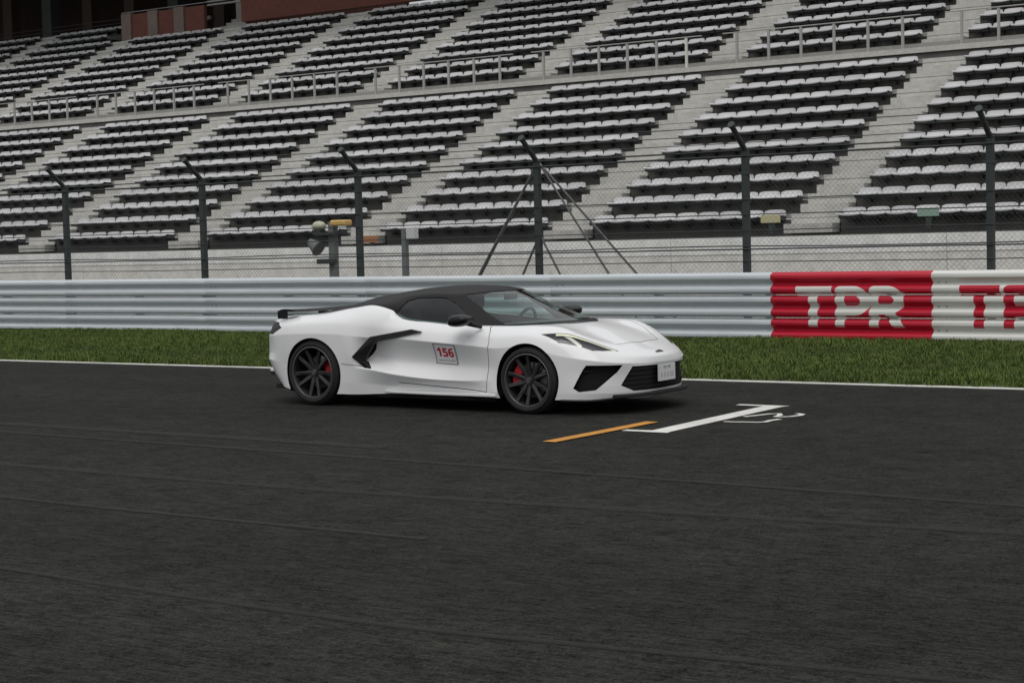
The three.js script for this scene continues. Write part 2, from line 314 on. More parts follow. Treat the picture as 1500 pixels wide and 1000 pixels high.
// ------------------------------------------------------------------ guard rail, three corrugated beams high
{
  const r = thing('guard_rail', 'triple height corrugated steel guard rail, pale blue grey with painted advert', 'guard rail', 0, 0, -24.7);
  const prof = []; { // W profile, height 0.345
    const K = [[0, 0.0], [0.012, 0.012], [0.028, 0.075], [0.045, 0.09], [0.092, 0.092], [0.108, 0.08], [0.150, 0.012], [0.165, 0.004], [0.185, 0.010], [0.232, 0.08], [0.248, 0.092], [0.298, 0.09], [0.314, 0.075], [0.333, 0.012], [0.345, 0.0]];
    for (let i = 0; i < K.length; i++) prof.push(K[i]);
  }
  const beamGeo = (x0, x1, y0) => {
    const pos = [], uv = [], idx = [], nx = Math.max(1, Math.round((x1 - x0) / 0.5));
    for (let i = 0; i <= nx; i++) for (const [h, d] of prof) { const x = x0 + (x1 - x0) * i / nx; pos.push(x, y0 + h, d); uv.push((x - x0) / (x1 - x0), (y0 + h) / 1.08); }
    const n = prof.length; for (let i = 0; i < nx; i++) for (let j = 0; j < n - 1; j++) { const a = i * n + j; idx.push(a, a + n, a + 1, a + n, a + n + 1, a + 1); }
    const g = new THREE.BufferGeometry(); g.setAttribute('position', new THREE.Float32BufferAttribute(pos, 3)); g.setAttribute('uv', new THREE.Float32BufferAttribute(uv, 2)); g.setIndex(idx); g.computeVertexNormals(); return g;
  };
  const metalMap = tex(256, k => { const i = k % 256, j = k >> 8, q = i * 4 + j * 4096; const v = 0.93 + 0.10 * (nL[q] - 0.5) + 0.05 * (nC[q] - 0.5) + 0.03 * (nM[q] - 0.5); return [v, v, v]; });
  const pale = std(0.57, 0.615, 0.64, { map: metalMap, roughness: 0.42 });
  const paint = (bg, fg) => { // lettering stencilled on the flat of the three beams
    const c = document.createElement('canvas'); c.width = 1024; c.height = 424; const x = c.getContext('2d');
    x.fillStyle = bg; x.fillRect(0, 0, 1024, 424); x.fillStyle = fg; x.strokeStyle = fg; x.lineCap = 'butt'; x.lineJoin = 'round';
    x.lineWidth = 60; x.beginPath(); x.rect(0, 0, 1024, 336); x.clip();
    const T = 92, Bm = 336;                                      // top and foot of the letters
    x.beginPath(); x.moveTo(165, T + 28); x.lineTo(400, T + 28); x.moveTo(278, T + 28); x.lineTo(278, Bm); x.stroke();
    x.beginPath(); x.moveTo(452, Bm); x.lineTo(452, T + 28); x.lineTo(530, T + 28); x.bezierCurveTo(640, T + 28, 640, 238, 530, 238); x.lineTo(452, 238); x.stroke();
    x.beginPath(); x.moveTo(668, Bm); x.lineTo(668, T + 28); x.lineTo(746, T + 28); x.bezierCurveTo(850, T + 28, 850, 228, 746, 228); x.lineTo(668, 228); x.moveTo(752, 228); x.lineTo(838, Bm + 20); x.stroke();
    const t = new THREE.CanvasTexture(c); t.colorSpace = THREE.SRGBColorSpace; t.anisotropy = 16; t.magFilter = THREE.LinearFilter;
    return std(1, 1, 1, { map: t, roughness: 0.45 });
  };
  const redSign = paint('#b8122f', '#d2d2cc'), whiteSign = paint('#d9d9d4', '#b8122f');
  const cuts = [[-48.1, -44.1], [-44.1, -40.1], [-40.1, -36.1], [-36.1, -32.1], [-32.1, -28.1], [-28.1, -24.1], [-24.1, -20.1], [-20.1, -16.1], [-16.1, -12.02, pale], [-12.02, -9.42, redSign, 'red painted beam with white letters'], [-9.42, -6.82, whiteSign, 'white painted beam with red letters'], [-6.82, -2.8, pale], [-2.8, 1.2], [1.2, 5.2], [5.2, 9.2], [9.2, 13.2]];
  for (const [x0, x1, m, l] of cuts) for (let b = 0; b < 3; b++) {
    const beam = part('rail_beam', beamGeo(x0 + 0.001, x1 - 0.001, 0.015 + b * 0.355), m || pale, r, l);
    if (!l || x1 > -6.9) for (const bx of [x0 + 0.08, x0 + 0.2]) part('bolt', new THREE.CylinderGeometry(0.014, 0.014, 0.012, 8).rotateX(Math.PI / 2).translate(bx, 0.015 + b * 0.355 + 0.172, 0.012), galv, beam);
  }
  for (let x = -46.1; x < 13; x += 2) part('rail_post', lbox(x - 0.05, x + 0.05, 0, 1.06, -0.16, -0.003), galv, r);
}
// ------------------------------------------------------------------ trackside equipment behind the rail
{
  const t = thing('light_stand', 'grey pole carrying yellow and orange warning lamps behind the catch fence', 'lamp stand', -22.84, 0, -27);
  part('pole', lbox(-0.07, 0.07, 0, 2.12, -0.07, 0.07), std(0.16, 0.17, 0.17), t);
  part('shelf', lbox(-0.36, 0.22, 1.86, 1.91, -0.2, 0.2), steelDark, t);
  const lamp = (x, col, r) => { const l = part('lamp', new THREE.SphereGeometry(r, 16, 12).scale(1.2, 0.8, 1).translate(x, 2.04, 0.1), std(...col, { roughness: 0.35 }), t); part('lamp_base', lbox(x - r * 0.8, x + r * 0.8, 1.91, 1.97, 0.02, 0.2), steelDark, l); };
  lamp(-0.28, [0.46, 0.45, 0.33], 0.13);
  part('orange_cover', new RoundedBoxGeometry(0.40, 0.12, 0.25, 3, 0.04).translate(0.28, 2.09, 0.08), std(0.62, 0.40, 0.13, { roughness: 0.5 }), t);
  part('horn', new THREE.CylinderGeometry(0.07, 0.17, 0.28, 16, 1).rotateZ(1.0).translate(-0.42, 1.66, 0.1), std(0.11, 0.12, 0.12, { roughness: 0.5 }), t);
  part('horn_arm', bar([-0.34, 1.72, 0.08], [0, 1.72, 0.0], 0.025), steelDark, t);
  part('control_box', new RoundedBoxGeometry(0.42, 0.10, 0.16, 2, 0.015).translate(-0.1, 1.33, 0.1), steelDark, t);
  const u = thing('speaker_pole', 'slim grey pole with a small white box near its top', 'pole', -21.02, 0, -27);
  part('pole', lbox(-0.05, 0.05, 0, 1.92, -0.05, 0.05), std(0.15, 0.16, 0.165), u);
  part('box', new RoundedBoxGeometry(0.2, 0.24, 0.16, 2, 0.02).translate(0.2, 1.85, 0.02), std(0.6, 0.6, 0.6), u);
  part('bracket', lbox(-0.1, 0.16, 1.90, 1.94, -0.02, 0.02), steelDark, u);
  const sign = (x, y, col, label) => { const s = thing('small_sign', label, 'sign', x, y, -31.1); part('plate', new RoundedBoxGeometry(0.42, 0.16, 0.02, 2, 0.008), std(...col, { roughness: 0.5 }), s); part('clip', lbox(-0.05, 0.05, -0.3, 0.02, -0.1, -0.011), steelDark, s); };
  sign(-11.95, 1.99, [0.25, 0.36, 0.30], 'small pale green plate on the front of the lowest seat row');
  sign(-15.16, 1.95, [0.50, 0.47, 0.28], 'small pale yellow plate on the front of the lowest seat row');
  sign(-25.2, 1.76, [0.36, 0.16, 0.07], 'small orange brown plate on the front wall of the stand');
}
//@@CAR
// ------------------------------------------------------------------ white sports car
// car space: x forward from the rear axle, y up, w sideways from the middle (+ towards the pit side)
const lerpV = (a, b, t) => a.map((v, i) => v + (b[i] - v) * t);
const cross2 = (a, b, p) => (b[0] - a[0]) * (p[1] - a[1]) - (b[1] - a[1]) * (p[0] - a[0]);
function splitTris(tris, poly, proj, pred = () => true) { // cut a triangle soup along a convex outline
  let area = 0; poly.forEach((p, i) => { const q = poly[(i + 1) % poly.length]; area += p[0] * q[1] - q[0] * p[1]; });
  const P = area < 0 ? [...poly].reverse() : poly, inside = [], out = [];
  const bx0 = Math.min(...P.map(p => p[0])), bx1 = Math.max(...P.map(p => p[0])), by0 = Math.min(...P.map(p => p[1])), by1 = Math.max(...P.map(p => p[1]));
  const fan = (pl, dst) => { for (let i = 1; i < pl.length - 1; i++) dst.push([pl[0], pl[i], pl[i + 1]]); };
  for (const t of tris) {
    const q = t.map(proj);
    if (!pred(t) || Math.max(q[0][0], q[1][0], q[2][0]) < bx0 || Math.min(q[0][0], q[1][0], q[2][0]) > bx1 || Math.max(q[0][1], q[1][1], q[2][1]) < by0 || Math.min(q[0][1], q[1][1], q[2][1]) > by1) { out.push(t); continue; }
    let cur = t; const cut = [];
    for (let e = 0; e < P.length && cur.length; e++) {
      const A = P[e], B = P[(e + 1) % P.length], I = [], O = [];
      for (let i = 0; i < cur.length; i++) {
        const v = cur[i], n = cur[(i + 1) % cur.length], dv = cross2(A, B, proj(v)), dn = cross2(A, B, proj(n));
        if (dv >= 0) I.push(v); else O.push(v);
        if ((dv >= 0) !== (dn >= 0)) { const m = lerpV(v, n, dv / (dv - dn)); I.push(m); O.push(m); }
      }
      if (O.length > 2) cut.push(O); cur = I.length > 2 ? I : [];
    }
    if (!cur.length) out.push(t); else { fan(cur, inside); for (const o of cut) fan(o, out); }
  }
  return [inside, out];
}
function carve(tris, polys, proj, pred) { let inn = []; for (const p of polys) { const [a, b] = splitTris(tris, p, proj, pred); inn = inn.concat(a); tris = b; } return [inn, tris]; }
function soupGeo(tris, { off = 0, mirror = false, both = false, uv = null } = {}) {
  const pos = [], nor = [], uvs = [];
  const put = (s) => { for (const t of tris) {
    const p = t.map(v => [v[0] + v[3] * off, v[1] + v[4] * off, s * (v[2] + v[5] * off)]);
    const ux = p[1].map((c, i) => c - p[0][i]), vx = p[2].map((c, i) => c - p[0][i]);
    const g = [ux[1] * vx[2] - ux[2] * vx[1], ux[2] * vx[0] - ux[0] * vx[2], ux[0] * vx[1] - ux[1] * vx[0]];
    if (g[0] * g[0] + g[1] * g[1] + g[2] * g[2] < 1e-16) continue;
    const n = t[0], flip = g[0] * n[3] + g[1] * n[4] + s * g[2] * n[5] < 0;
    for (const i of flip ? [0, 2, 1] : [0, 1, 2]) { const v = t[i]; pos.push(...p[i]); nor.push(v[3], v[4], s * v[5]); uvs.push(...(uv ? uv(v) : [v[0], v[1]])); }
  } };
  if (both) { put(1); put(-1); } else put(mirror ? -1 : 1);
  const g = new THREE.BufferGeometry(); g.setAttribute('position', new THREE.Float32BufferAttribute(pos, 3)); g.setAttribute('normal', new THREE.Float32BufferAttribute(nor, 3)); g.setAttribute('uv', new THREE.Float32BufferAttribute(uvs, 2)); return g;
}
// surface through rings of points: st[i][j] = [x, w, y] of ring j at station i; crease[j] < 1 pinches ring j into an edge
function ringSurface(st, crease, na, nv) {
  const mir = s => s.map(([x, w, y]) => [x, -w, y]), S = [mir(st[1]), ...st, mir(st[st.length - 2])], J = st[0].length, N = st.length;
  const kn = [0]; for (let i = 1; i < S.length; i++) { let d = 0; for (let j = 0; j < Math.min(J, 6); j++) d += Math.hypot(...S[i][j].map((c, q) => c - S[i - 1][j][q])); kn.push(kn[i - 1] + Math.max(1e-4, d / Math.min(J, 6))); }
  const herm = (p0, p1, m0, m1, t) => { const a = t * t, b = a * t; return (2 * b - 3 * a + 1) * p0 + (b - 2 * a + t) * m0 + (-2 * b + 3 * a) * p1 + (b - a) * m1; };
  const ringAt = (j, a) => { // a in station units
    const i = Math.min(N - 2, Math.max(0, Math.floor(a))) + 1, t = a - (i - 1), h = kn[i + 1] - kn[i];
    return [0, 1, 2].map(q => {
      const tan = k => { const d0 = (S[k][j][q] - S[k - 1][j][q]) / (kn[k] - kn[k - 1]), d1 = (S[k + 1][j][q] - S[k][j][q]) / (kn[k + 1] - kn[k]), w0 = kn[k + 1] - kn[k], w1 = kn[k] - kn[k - 1]; return (d0 * w0 + d1 * w1) / (w0 + w1); };
      return herm(S[i][j][q], S[i + 1][j][q], tan(i) * h, tan(i + 1) * h, t);
    });
  };
  const point = (a, v) => {
    const R = []; for (let j = 0; j < J; j++) R.push(ringAt(j, a));
    const k = [0]; for (let j = 1; j < J; j++) k.push(k[j - 1] + Math.max(1e-4, Math.hypot(...R[j].map((c, q) => c - R[j - 1][q]))));
    const j = Math.min(J - 2, Math.max(0, Math.floor(v))), t = v - j, h = k[j + 1] - k[j];
    const p = [0, 1, 2].map(q => {
      const tan = m => { if (m === 0) return (R[1][q] - R[0][q]) / (k[1] - k[0]); if (m === J - 1) return q === 1 ? (R[m][q] - R[m - 1][q]) / (k[m] - k[m - 1]) : 0; const d0 = (R[m][q] - R[m - 1][q]) / (k[m] - k[m - 1]), d1 = (R[m + 1][q] - R[m][q]) / (k[m + 1] - k[m]), w0 = k[m + 1] - k[m], w1 = k[m] - k[m - 1]; return crease[m] * (d0 * w0 + d1 * w1) / (w0 + w1); };
      return herm(R[j][q], R[j + 1][q], tan(j) * h, tan(j + 1) * h, t);
    });
    return [p[0], p[2], p[1]]; // x, y, w
  };
  const A = (N - 1) * na, V = (J - 1) * nv, grid = [];
  for (let i = 0; i <= A; i++) { const row = []; for (let j = 0; j <= V; j++) {
    const a = i / na, v = j / nv, e = 0.02, p = point(a, v);
    const a1 = Math.min(N - 1, a + e), a0 = Math.max(0, a - e), v1 = Math.min(J - 1, v + e * 1.5), v0 = Math.max(0, v - e * 1.5);
    const P1 = point(a1, v), P0 = point(a0, v), Q1 = point(a, v1), Q0 = point(a, v0), d = P1.map((c, q) => c - P0[q]), f = Q1.map((c, q) => c - Q0[q]);
    let n = [d[1] * f[2] - d[2] * f[1], d[2] * f[0] - d[0] * f[2], d[0] * f[1] - d[1] * f[0]]; let l = Math.hypot(...n);
    if (l < 1e-9) n = [0, 1, 0]; else n = n.map(c => c / l);
    row.push([...p, ...n, a, v]);
  } grid.push(row); }
  // make normals point outwards: away from the axis of the car
  const mid = grid[Math.floor(A / 2)][Math.floor(V / 3)]; const s = mid[5] < 0 ? -1 : 1;
  if (s < 0) for (const r of grid) for (const v of r) { v[3] *= -1; v[4] *= -1; v[5] *= -1; }
  for (const r of [grid[0], grid[A]]) for (const v of r) { v[5] = 0; const l = Math.hypot(v[3], v[4]) || 1; v[3] /= l; v[4] /= l; }
  const tris = []; for (let i = 0; i < A; i++) for (let j = 0; j < V; j++) { const a = grid[i][j], b = grid[i + 1][j], c = grid[i + 1][j + 1], d = grid[i][j + 1]; tris.push([a, b, c], [a, c, d]); }
  return { tris, point, ringAt };
}
const BODY = [ // rings: 0 foot, 1 sill, 2 low crease, 3 waist, 4 shoulder / nose lip, 5 upper, 6 fender crest / belt, 7 inner, 8 middle
  [[3.63, 0, .14], [3.65, 0, .20], [3.66, 0, .27], [3.67, 0, .37], [3.70, 0, .470], [3.685, 0, .525], [3.62, 0, .570], [3.54, 0, .605], [3.46, 0, .638]],
  [[3.62, .36, .14], [3.64, .36, .20], [3.65, .36, .27], [3.66, .36, .37], [3.665, .355, .476], [3.645, .345, .530], [3.57, .335, .583], [3.47, .2, .635], [3.39, 0, .668]],
  [[3.48, .67, .145], [3.50, .675, .205], [3.505, .67, .275], [3.51, .66, .38], [3.535, .655, .495], [3.50, .635, .552], [3.42, .60, .625], [3.30, .34, .690], [3.22, 0, .732]],
  [[3.26, .86, .147], [3.27, .865, .21], [3.28, .86, .285], [3.285, .85, .40], [3.30, .845, .532], [3.265, .815, .605], [3.19, .735, .725], [3.10, .40, .757], [3.02, 0, .803]],
  [[3.06, .92, .15], [3.06, .925, .21], [3.06, .925, .29], [3.06, .922, .42], [3.06, .92, .572], [3.05, .88, .675], [3.0, .75, .805], [2.93, .42, .806], [2.86, 0, .842]],
  [[2.70, .935, .15], [2.70, .94, .21], [2.70, .945, .30], [2.70, .95, .45], [2.70, .948, .655], [2.70, .90, .755], [2.70, .74, .835], [2.68, .44, .842], [2.66, 0, .858]],
  [[2.33, .925, .15], [2.33, .935, .20], [2.33, .92, .32], [2.33, .912, .43], [2.33, .928, .635], [2.33, .885, .735], [2.33, .765, .825], [2.33, .45, .82], [2.33, 0, .83]],
  [[2.05, .88, .15], [2.05, .888, .215], [2.05, .918, .305], [2.05, .872, .44], [2.05, .924, .655], [2.05, .875, .75], [2.05, .775, .828], [2.05, .5, .83], [2.05, 0, .83]],
  [[1.50, .86, .155], [1.50, .868, .215], [1.50, .936, .315], [1.50, .848, .45], [1.50, .922, .69], [1.50, .875, .785], [1.50, .79, .860], [1.50, .5, .84], [1.50, 0, .83]],
  [[1.05, .87, .15], [1.05, .878, .22], [1.05, .945, .355], [1.05, .84, .475], [1.05, .912, .715], [1.05, .888, .815], [1.05, .795, .918], [1.05, .5, .88], [1.05, 0, .88]],
  [[.80, .89, .14], [.80, .90, .24], [.80, .945, .39], [.80, .80, .50], [.80, .906, .715], [.80, .898, .835], [.93, .785, .988], [.80, .5, .98], [.80, 0, .97]],
  [[.55, .915, .13], [.55, .93, .25], [.55, .940, .405], [.55, .944, .54], [.55, .944, .735], [.55, .908, .86], [.62, .745, 1.028], [.55, .45, 1.03], [.55, 0, 1.03]],
  [[.38, .935, .13], [.38, .945, .26], [.38, .95, .41], [.38, .955, .56], [.38, .955, .75], [.38, .915, .868], [.38, .71, 1.008], [.38, .45, 1.0], [.38, 0, 1.0]],
  [[0, .95, .13], [0, .955, .26], [0, .96, .41], [0, .965, .59], [0, .967, .755], [0, .925, .862], [0, .735, .952], [0, .5, .95], [0, 0, .95]],
  [[-.36, .93, .17], [-.36, .935, .28], [-.36, .94, .43], [-.36, .95, .58], [-.36, .95, .745], [-.36, .915, .838], [-.36, .745, .925], [-.36, .5, .915], [-.36, 0, .915]],
  [[-.50, .85, .19], [-.56, .862, .30], [-.635, .87, .465], [-.615, .868, .52], [-.60, .875, .725], [-.575, .85, .815], [-.55, .745, .895], [-.56, .5, .895], [-.56, 0, .895]],
  [[-.68, .62, .2], [-.77, .64, .3], [-.845, .65, .46], [-.845, .655, .56], [-.835, .66, .71], [-.80, .65, .825], [-.75, .60, .897], [-.72, .45, .90], [-.68, 0, .90]],
  [[-.74, .3, .2], [-.83, .3, .3], [-.915, .3, .46], [-.915, .3, .56], [-.90, .3, .71], [-.87, .3, .83], [-.82, .3, .90], [-.78, .25, .905], [-.74, 0, .905]],
  [[-.75, 0, .2], [-.84, 0, .3], [-.925, 0, .46], [-.925, 0, .56], [-.91, 0, .71], [-.88, 0, .83], [-.83, 0, .90], [-.80, 0, .905], [-.77, 0, .905]],
];
const CABIN = [ // rings: belt, mid glass, roof edge, roof, middle
  [[2.85, 0, .855], [2.42, 0, .988], [1.90, 0, 1.185], [1.82, 0, 1.203], [1.76, 0, 1.208]],
  [[2.77, .30, .852], [2.35, .29, .980], [1.85, .25, 1.178], [1.77, .12, 1.204], [1.72, 0, 1.211]],
  [[2.50, .57, .838], [2.14, .51, .956], [1.74, .44, 1.158], [1.66, .22, 1.200], [1.62, 0, 1.216]],
  [[2.10, .725, .82], [1.86, .66, .965], [1.59, .56, 1.145], [1.50, .28, 1.200], [1.48, 0, 1.220]],
  [[1.75, .772, .83], [1.58, .715, 1.0], [1.42, .605, 1.150], [1.32, .3, 1.203], [1.3, 0, 1.220]],
  [[1.35, .79, .868], [1.27, .735, 1.01], [1.2, .615, 1.142], [1.12, .3, 1.195], [1.1, 0, 1.210]],
  [[1.0, .79, .92], [.97, .735, 1.03], [.95, .605, 1.118], [.88, .3, 1.175], [.86, 0, 1.19]],
  [[.80, .77, .98], [.76, .71, 1.045], [.72, .58, 1.088], [.66, .3, 1.145], [.65, 0, 1.16]],
  [[.5, .70, 1.01], [.47, .64, 1.045], [.45, .54, 1.065], [.39, .28, 1.11], [.38, 0, 1.12]],
  [[.05, .62, .945], [.05, .57, .972], [.05, .5, .988], [.02, .26, 1.022], [0, 0, 1.03]],
  [[-.45, .5, .885], [-.44, .47, .912], [-.42, .42, .926], [-.37, .22, .948], [-.35, 0, .953]],
  [[-.52, 0, .885], [-.50, 0, .915], [-.47, 0, .93], [-.45, 0, .935], [-.44, 0, .938]],
];
const car = thing('sports_car', 'white mid engined sports car with black roof, number 156 on its door', 'car', -12.08, 0, -14.82);
{
  const xy = v => [v[0], v[1]], xw = v => [v[0], v[2]], ay = v => [v[6], v[1]], av = v => [v[6], v[7]];
  const white = new THREE.MeshPhysicalMaterial({ color: new THREE.Color().setRGB(0.74, 0.74, 0.745), roughness: 0.45, specularIntensity: 0.25, clearcoat: 0.7, clearcoatRoughness: 0.05, side: THREE.DoubleSide });
  const roofBlack = new THREE.MeshPhysicalMaterial({ color: new THREE.Color().setRGB(0.009, 0.0082, 0.0085), roughness: 0.5, specularIntensity: 0.4, side: THREE.DoubleSide });
  const gloss = new THREE.MeshPhysicalMaterial({ color: new THREE.Color().setRGB(0.009, 0.009, 0.0095), roughness: 0.3, specularIntensity: 0.6, side: THREE.DoubleSide });
  const matte = std(0.012, 0.012, 0.013, { roughness: 0.85 }), void_ = std(0.006, 0.006, 0.006, { roughness: 1 });
  const tailMat = new THREE.MeshPhysicalMaterial({ color: new THREE.Color().setRGB(0.010, 0.004, 0.004), roughness: 0.4, specularIntensity: 0.35, side: THREE.DoubleSide });
  const rubber = std(0.016, 0.016, 0.016, { roughness: 0.9 });
  const glass = new THREE.MeshPhysicalMaterial({ color: new THREE.Color().setRGB(0.80, 0.92, 0.89), roughness: 0.02, transmission: 1, thickness: 0, ior: 1.5, side: THREE.DoubleSide });
  const tint = new THREE.MeshPhysicalMaterial({ color: new THREE.Color().setRGB(0.40, 0.50, 0.48), roughness: 0.02, transmission: 1, thickness: 0, ior: 1.5, side: THREE.DoubleSide });

  const body = ringSurface(BODY, [1, 0.35, 0.14, 1, 0.12, 1, 0.8, 1, 1], 12, 9);
  let S = body.tris, cutA;
  const circle = (cx, cy, R, n = 48) => Array.from({ length: n }, (_, i) => [cx + R * Math.cos(i / n * 6.2832), cy + R * Math.sin(i / n * 6.2832)]);
  const side = t => Math.min(t[0][2], t[1][2], t[2][2]) > 0.6;
  [, S] = carve(S, [circle(2.70, 0.325, 0.362), circle(0.015, 0.338, 0.372)], xy, side);
  // openings and trim, cut out of the skin
  let grille, corner, lamp, tail, door, scoop, seam = [], cab;
  [grille, S] = carve(S, [[[-0.1, .445], [1.42, .452], [1.74, .275], [1.3, .215], [-0.1, .205]]], ay, t => t[0][6] < 4);
  [corner, S] = carve(S, [[[2.92, .478], [1.62, .470], [1.9, .40], [2.2, .25], [3.08, .226], [3.36, .262]]], ay, t => t[0][6] < 4.2);
  [tail, S] = carve(S, [[[14.35, .812], [15.05, .862], [17.2, .862], [17.2, .735], [15.05, .735]]], ay, t => t[0][6] > 14 && t[0][1] < 0.88 && t[0][7] < 6);
  [cab, S] = carve(S, [[[2.62, -0.1], [2.58, .2], [2.40, .45], [2.05, .62], [1.6, .68], [1.0, .68], [.86, .55], [.84, -0.1]]], xw, t => t[0][7] > 5.9 && t[0][6] < 11.5);
  const LAMP = [[[2.825, .862], [2.98, .805], [3.14, .838], [3.04, .874]], [[2.98, .805], [3.22, .695], [3.34, .745], [3.14, .838]], [[3.22, .695], [3.50, .52], [3.41, .672], [3.34, .745]]];
  [lamp, S] = carve(S, LAMP, xw, t => t[0][7] > 3.9 && t[0][6] < 6);
  [scoop, S] = carve(S, [[[.56, .52], [.80, .725], [.86, .69], [.78, .60], [.705, .47], [.77, .41], [.70, .42]].slice(0, 5), [[.56, .52], [.705, .47], [.77, .405], [.70, .42]]], xy, side);
  // door with its shut lines
  const DOOR = [[[2.157, .84], [2.211, .79], [2.246, .70], [2.234, .50], [1.42, .50], [1.42, .90]], [[2.234, .50], [2.209, .207], [1.42, .252], [1.42, .50]], [[1.42, .252], [1.12, .275], [.86, .42], [1.0, .50], [1.42, .50]], [[1.42, .50], [1.0, .50], [.9, .70], [1.02, .93], [1.42, .90]]];
  const line = (a, b, w) => { const dx = b[0] - a[0], dy = b[1] - a[1], l = Math.hypot(dx, dy), nx = -dy / l * w / 2, ny = dx / l * w / 2; return [[a[0] - nx, a[1] - ny], [b[0] - nx, b[1] - ny], [b[0] + nx, b[1] + ny], [a[0] + nx, a[1] + ny]]; };
  [seam, S] = carve(S, [line([2.160, .845], [2.214, .79], .006), line([2.214, .79], [2.249, .70], .006), line([2.249, .70], [2.237, .50], .006), line([2.237, .50], [2.212, .199], .006), line([2.212, .202], [1.12, .268], .008), line([.40, .445], [.66, .425], .006)], xy, t => t[0][7] < 6.3 && side(t));
  let hoodSeam; [hoodSeam, S] = carve(S, [line([3.44, -0.1], [3.40, .40], .007), line([3.40, .40], [3.12, .60], .007), line([3.12, .60], [2.72, .64], .007)], xw, t => t[0][7] > 5.6 && t[0][6] < 7);
  [door, S] = carve(S, DOOR, xy, t => t[0][7] < 6.6 && side(t));
  part('body', soupGeo(S, { both: true }), white, car);
  for (const m of [false, true]) {
    const d = part('door', soupGeo(door, { mirror: m }), white, car);
    part('shut_line', soupGeo(seam, { mirror: m, off: -0.006 }), void_, d);
    if (!m) { // number plate stuck on the near door
      const [st] = splitTris(door, [[1.56, .672], [1.84, .658], [1.84, .455], [1.56, .468]], xy);
      const c = document.createElement('canvas'); c.width = 560; c.height = 420; const g = c.getContext('2d');
      g.fillStyle = '#8f9192'; g.fillRect(0, 0, 560, 420); g.fillStyle = '#d6d6d8'; g.fillRect(34, 16, 486, 388);
      g.fillStyle = '#222'; g.fillRect(10, 2, 540, 9); g.fillRect(10, 409, 540, 9); g.fillStyle = '#5a5048'; g.fillRect(60, 336, 430, 12); g.fillStyle = '#8a8580'; g.fillRect(60, 366, 430, 8); g.fillStyle = '#c88f92'; g.fillRect(400, 306, 100, 10);
      g.fillStyle = '#b0122a'; g.font = 'bold 250px sans-serif'; g.textAlign = 'center'; g.save(); g.translate(277, 262); g.scale(1.02, 1); g.fillText('156', 0, 0); g.lineWidth = 9; g.strokeStyle = '#b0122a'; g.strokeText('156', 0, 0); g.restore();
      const tx = new THREE.CanvasTexture(c); tx.colorSpace = THREE.SRGBColorSpace; tx.magFilter = THREE.LinearFilter;
      part('number_panel', soupGeo(st, { off: 0.003, uv: v => { const u = (v[0] - 1.56) / .28; return [u, (v[1] - (.468 - .013 * u)) / (.204 - 0.001 * u)]; } }), std(1, 1, 1, { map: tx, roughness: 0.5 }), d, 'white race number panel with red 156');
    }
  }
  part('grille', soupGeo(grille, { both: true, off: -0.022 }), void_, car);
  { // grille rim and inner slats, so the opening has depth
    let st = []; for (let i = 0; i < 5; i++) { const y = .24 + i * .044; st = st.concat(splitTris(grille, [[-0.2, y], [2.2, y], [2.2, y + .012], [-0.2, y + .012]], ay)[0]); }
    part('grille_slats', soupGeo(st, { both: true, off: -0.01 }), matte, car);
    part('grille_back', box(3.40, 3.5, .15, .5, -.6, .6), void_, car);
  }
  for (const m of [false, true]) {
    const k = part('corner_intake', soupGeo(corner, { mirror: m, off: -0.055 }), void_, car);
    part('vane', (() => { const s = m ? -1 : 1; return bar([3.27, .415, .81 * s], [3.47, .41, .60 * s], 0.012, 6); })(), gloss, k);
    const hl = part('headlight', soupGeo(lamp, { mirror: m, off: -0.035 }), std(0.03, 0.03, 0.032, { roughness: 0.35 }), car);
    const s = m ? -1 : 1, drl = [];
    const [strip] = carve(lamp, [line([2.975, .82], [3.21, .712], .022), line([3.21, .712], [3.475, .545], .022)], xw);
    part('light_strip', soupGeo(strip, { mirror: m, off: -0.006 }), std(0.86, 0.86, 0.62, { roughness: 0.3 }), hl, 'pale yellow light strip');
    const [pod] = carve(lamp, [line([3.05, .785], [3.24, .785], .030)], xw);
    part('projector', soupGeo(pod, { mirror: m, off: -0.012 }), std(0.55, 0.55, 0.5, { roughness: 0.25, metalness: 0.4 }), hl);
    part('lens', soupGeo(lamp, { mirror: m, off: 0.0 }), new THREE.MeshPhysicalMaterial({ color: 0xffffff, roughness: 0.03, transmission: 1, thickness: 0, ior: 1.5, side: THREE.DoubleSide }), hl);
    part('tail_light', soupGeo(tail, { mirror: m, off: -0.008 }), tailMat, car);
    part('side_intake', soupGeo(scoop, { mirror: m, off: -0.012 }), void_, car);
    // boomerang blade standing proud of the intake
    const bl = new THREE.Shape([[.552, .52], [.775, .722], [.90, .742], [1.29, .802], [1.405, .787], [1.15, .735], [.875, .690], [.81, .655], [.735, .545], [.695, .475], [.775, .405], [.70, .418]].map(p => new THREE.Vector2(...p)));
    const bg = new THREE.ExtrudeGeometry(bl, { depth: 0.022, bevelEnabled: true, bevelSize: 0.006, bevelThickness: 0.008, bevelSegments: 2 });
    const bp = bg.attributes.position; for (let i = 0; i < bp.count; i++) { const x = bp.getX(i), y = bp.getY(i); const base = 0.918 + 0.02 * Math.max(0, (0.75 - x) / 0.2) - 0.16 * Math.max(0, y - 0.70) - 0.012 * Math.max(0, x - 1.1); bp.setZ(i, s * (base + bp.getZ(i) - 0.012)); }
    bg.computeVertexNormals(); part('intake_blade', bg, gloss, car, 'black boomerang shaped blade over the side intake');
  }
  part('hood_seam', soupGeo(hoodSeam, { both: true, off: -0.005 }), void_, car);
  // cabin
  const cabin = ringSurface(CABIN, [1, 1, 0.55, 1, 1], 12, 8);
  let C = cabin.tris, ws, win = [];
  [ws, C] = carve(C, [[[-0.2, .12], [2.46, .16], [2.40, 1.90], [-0.2, 1.84]]], av);
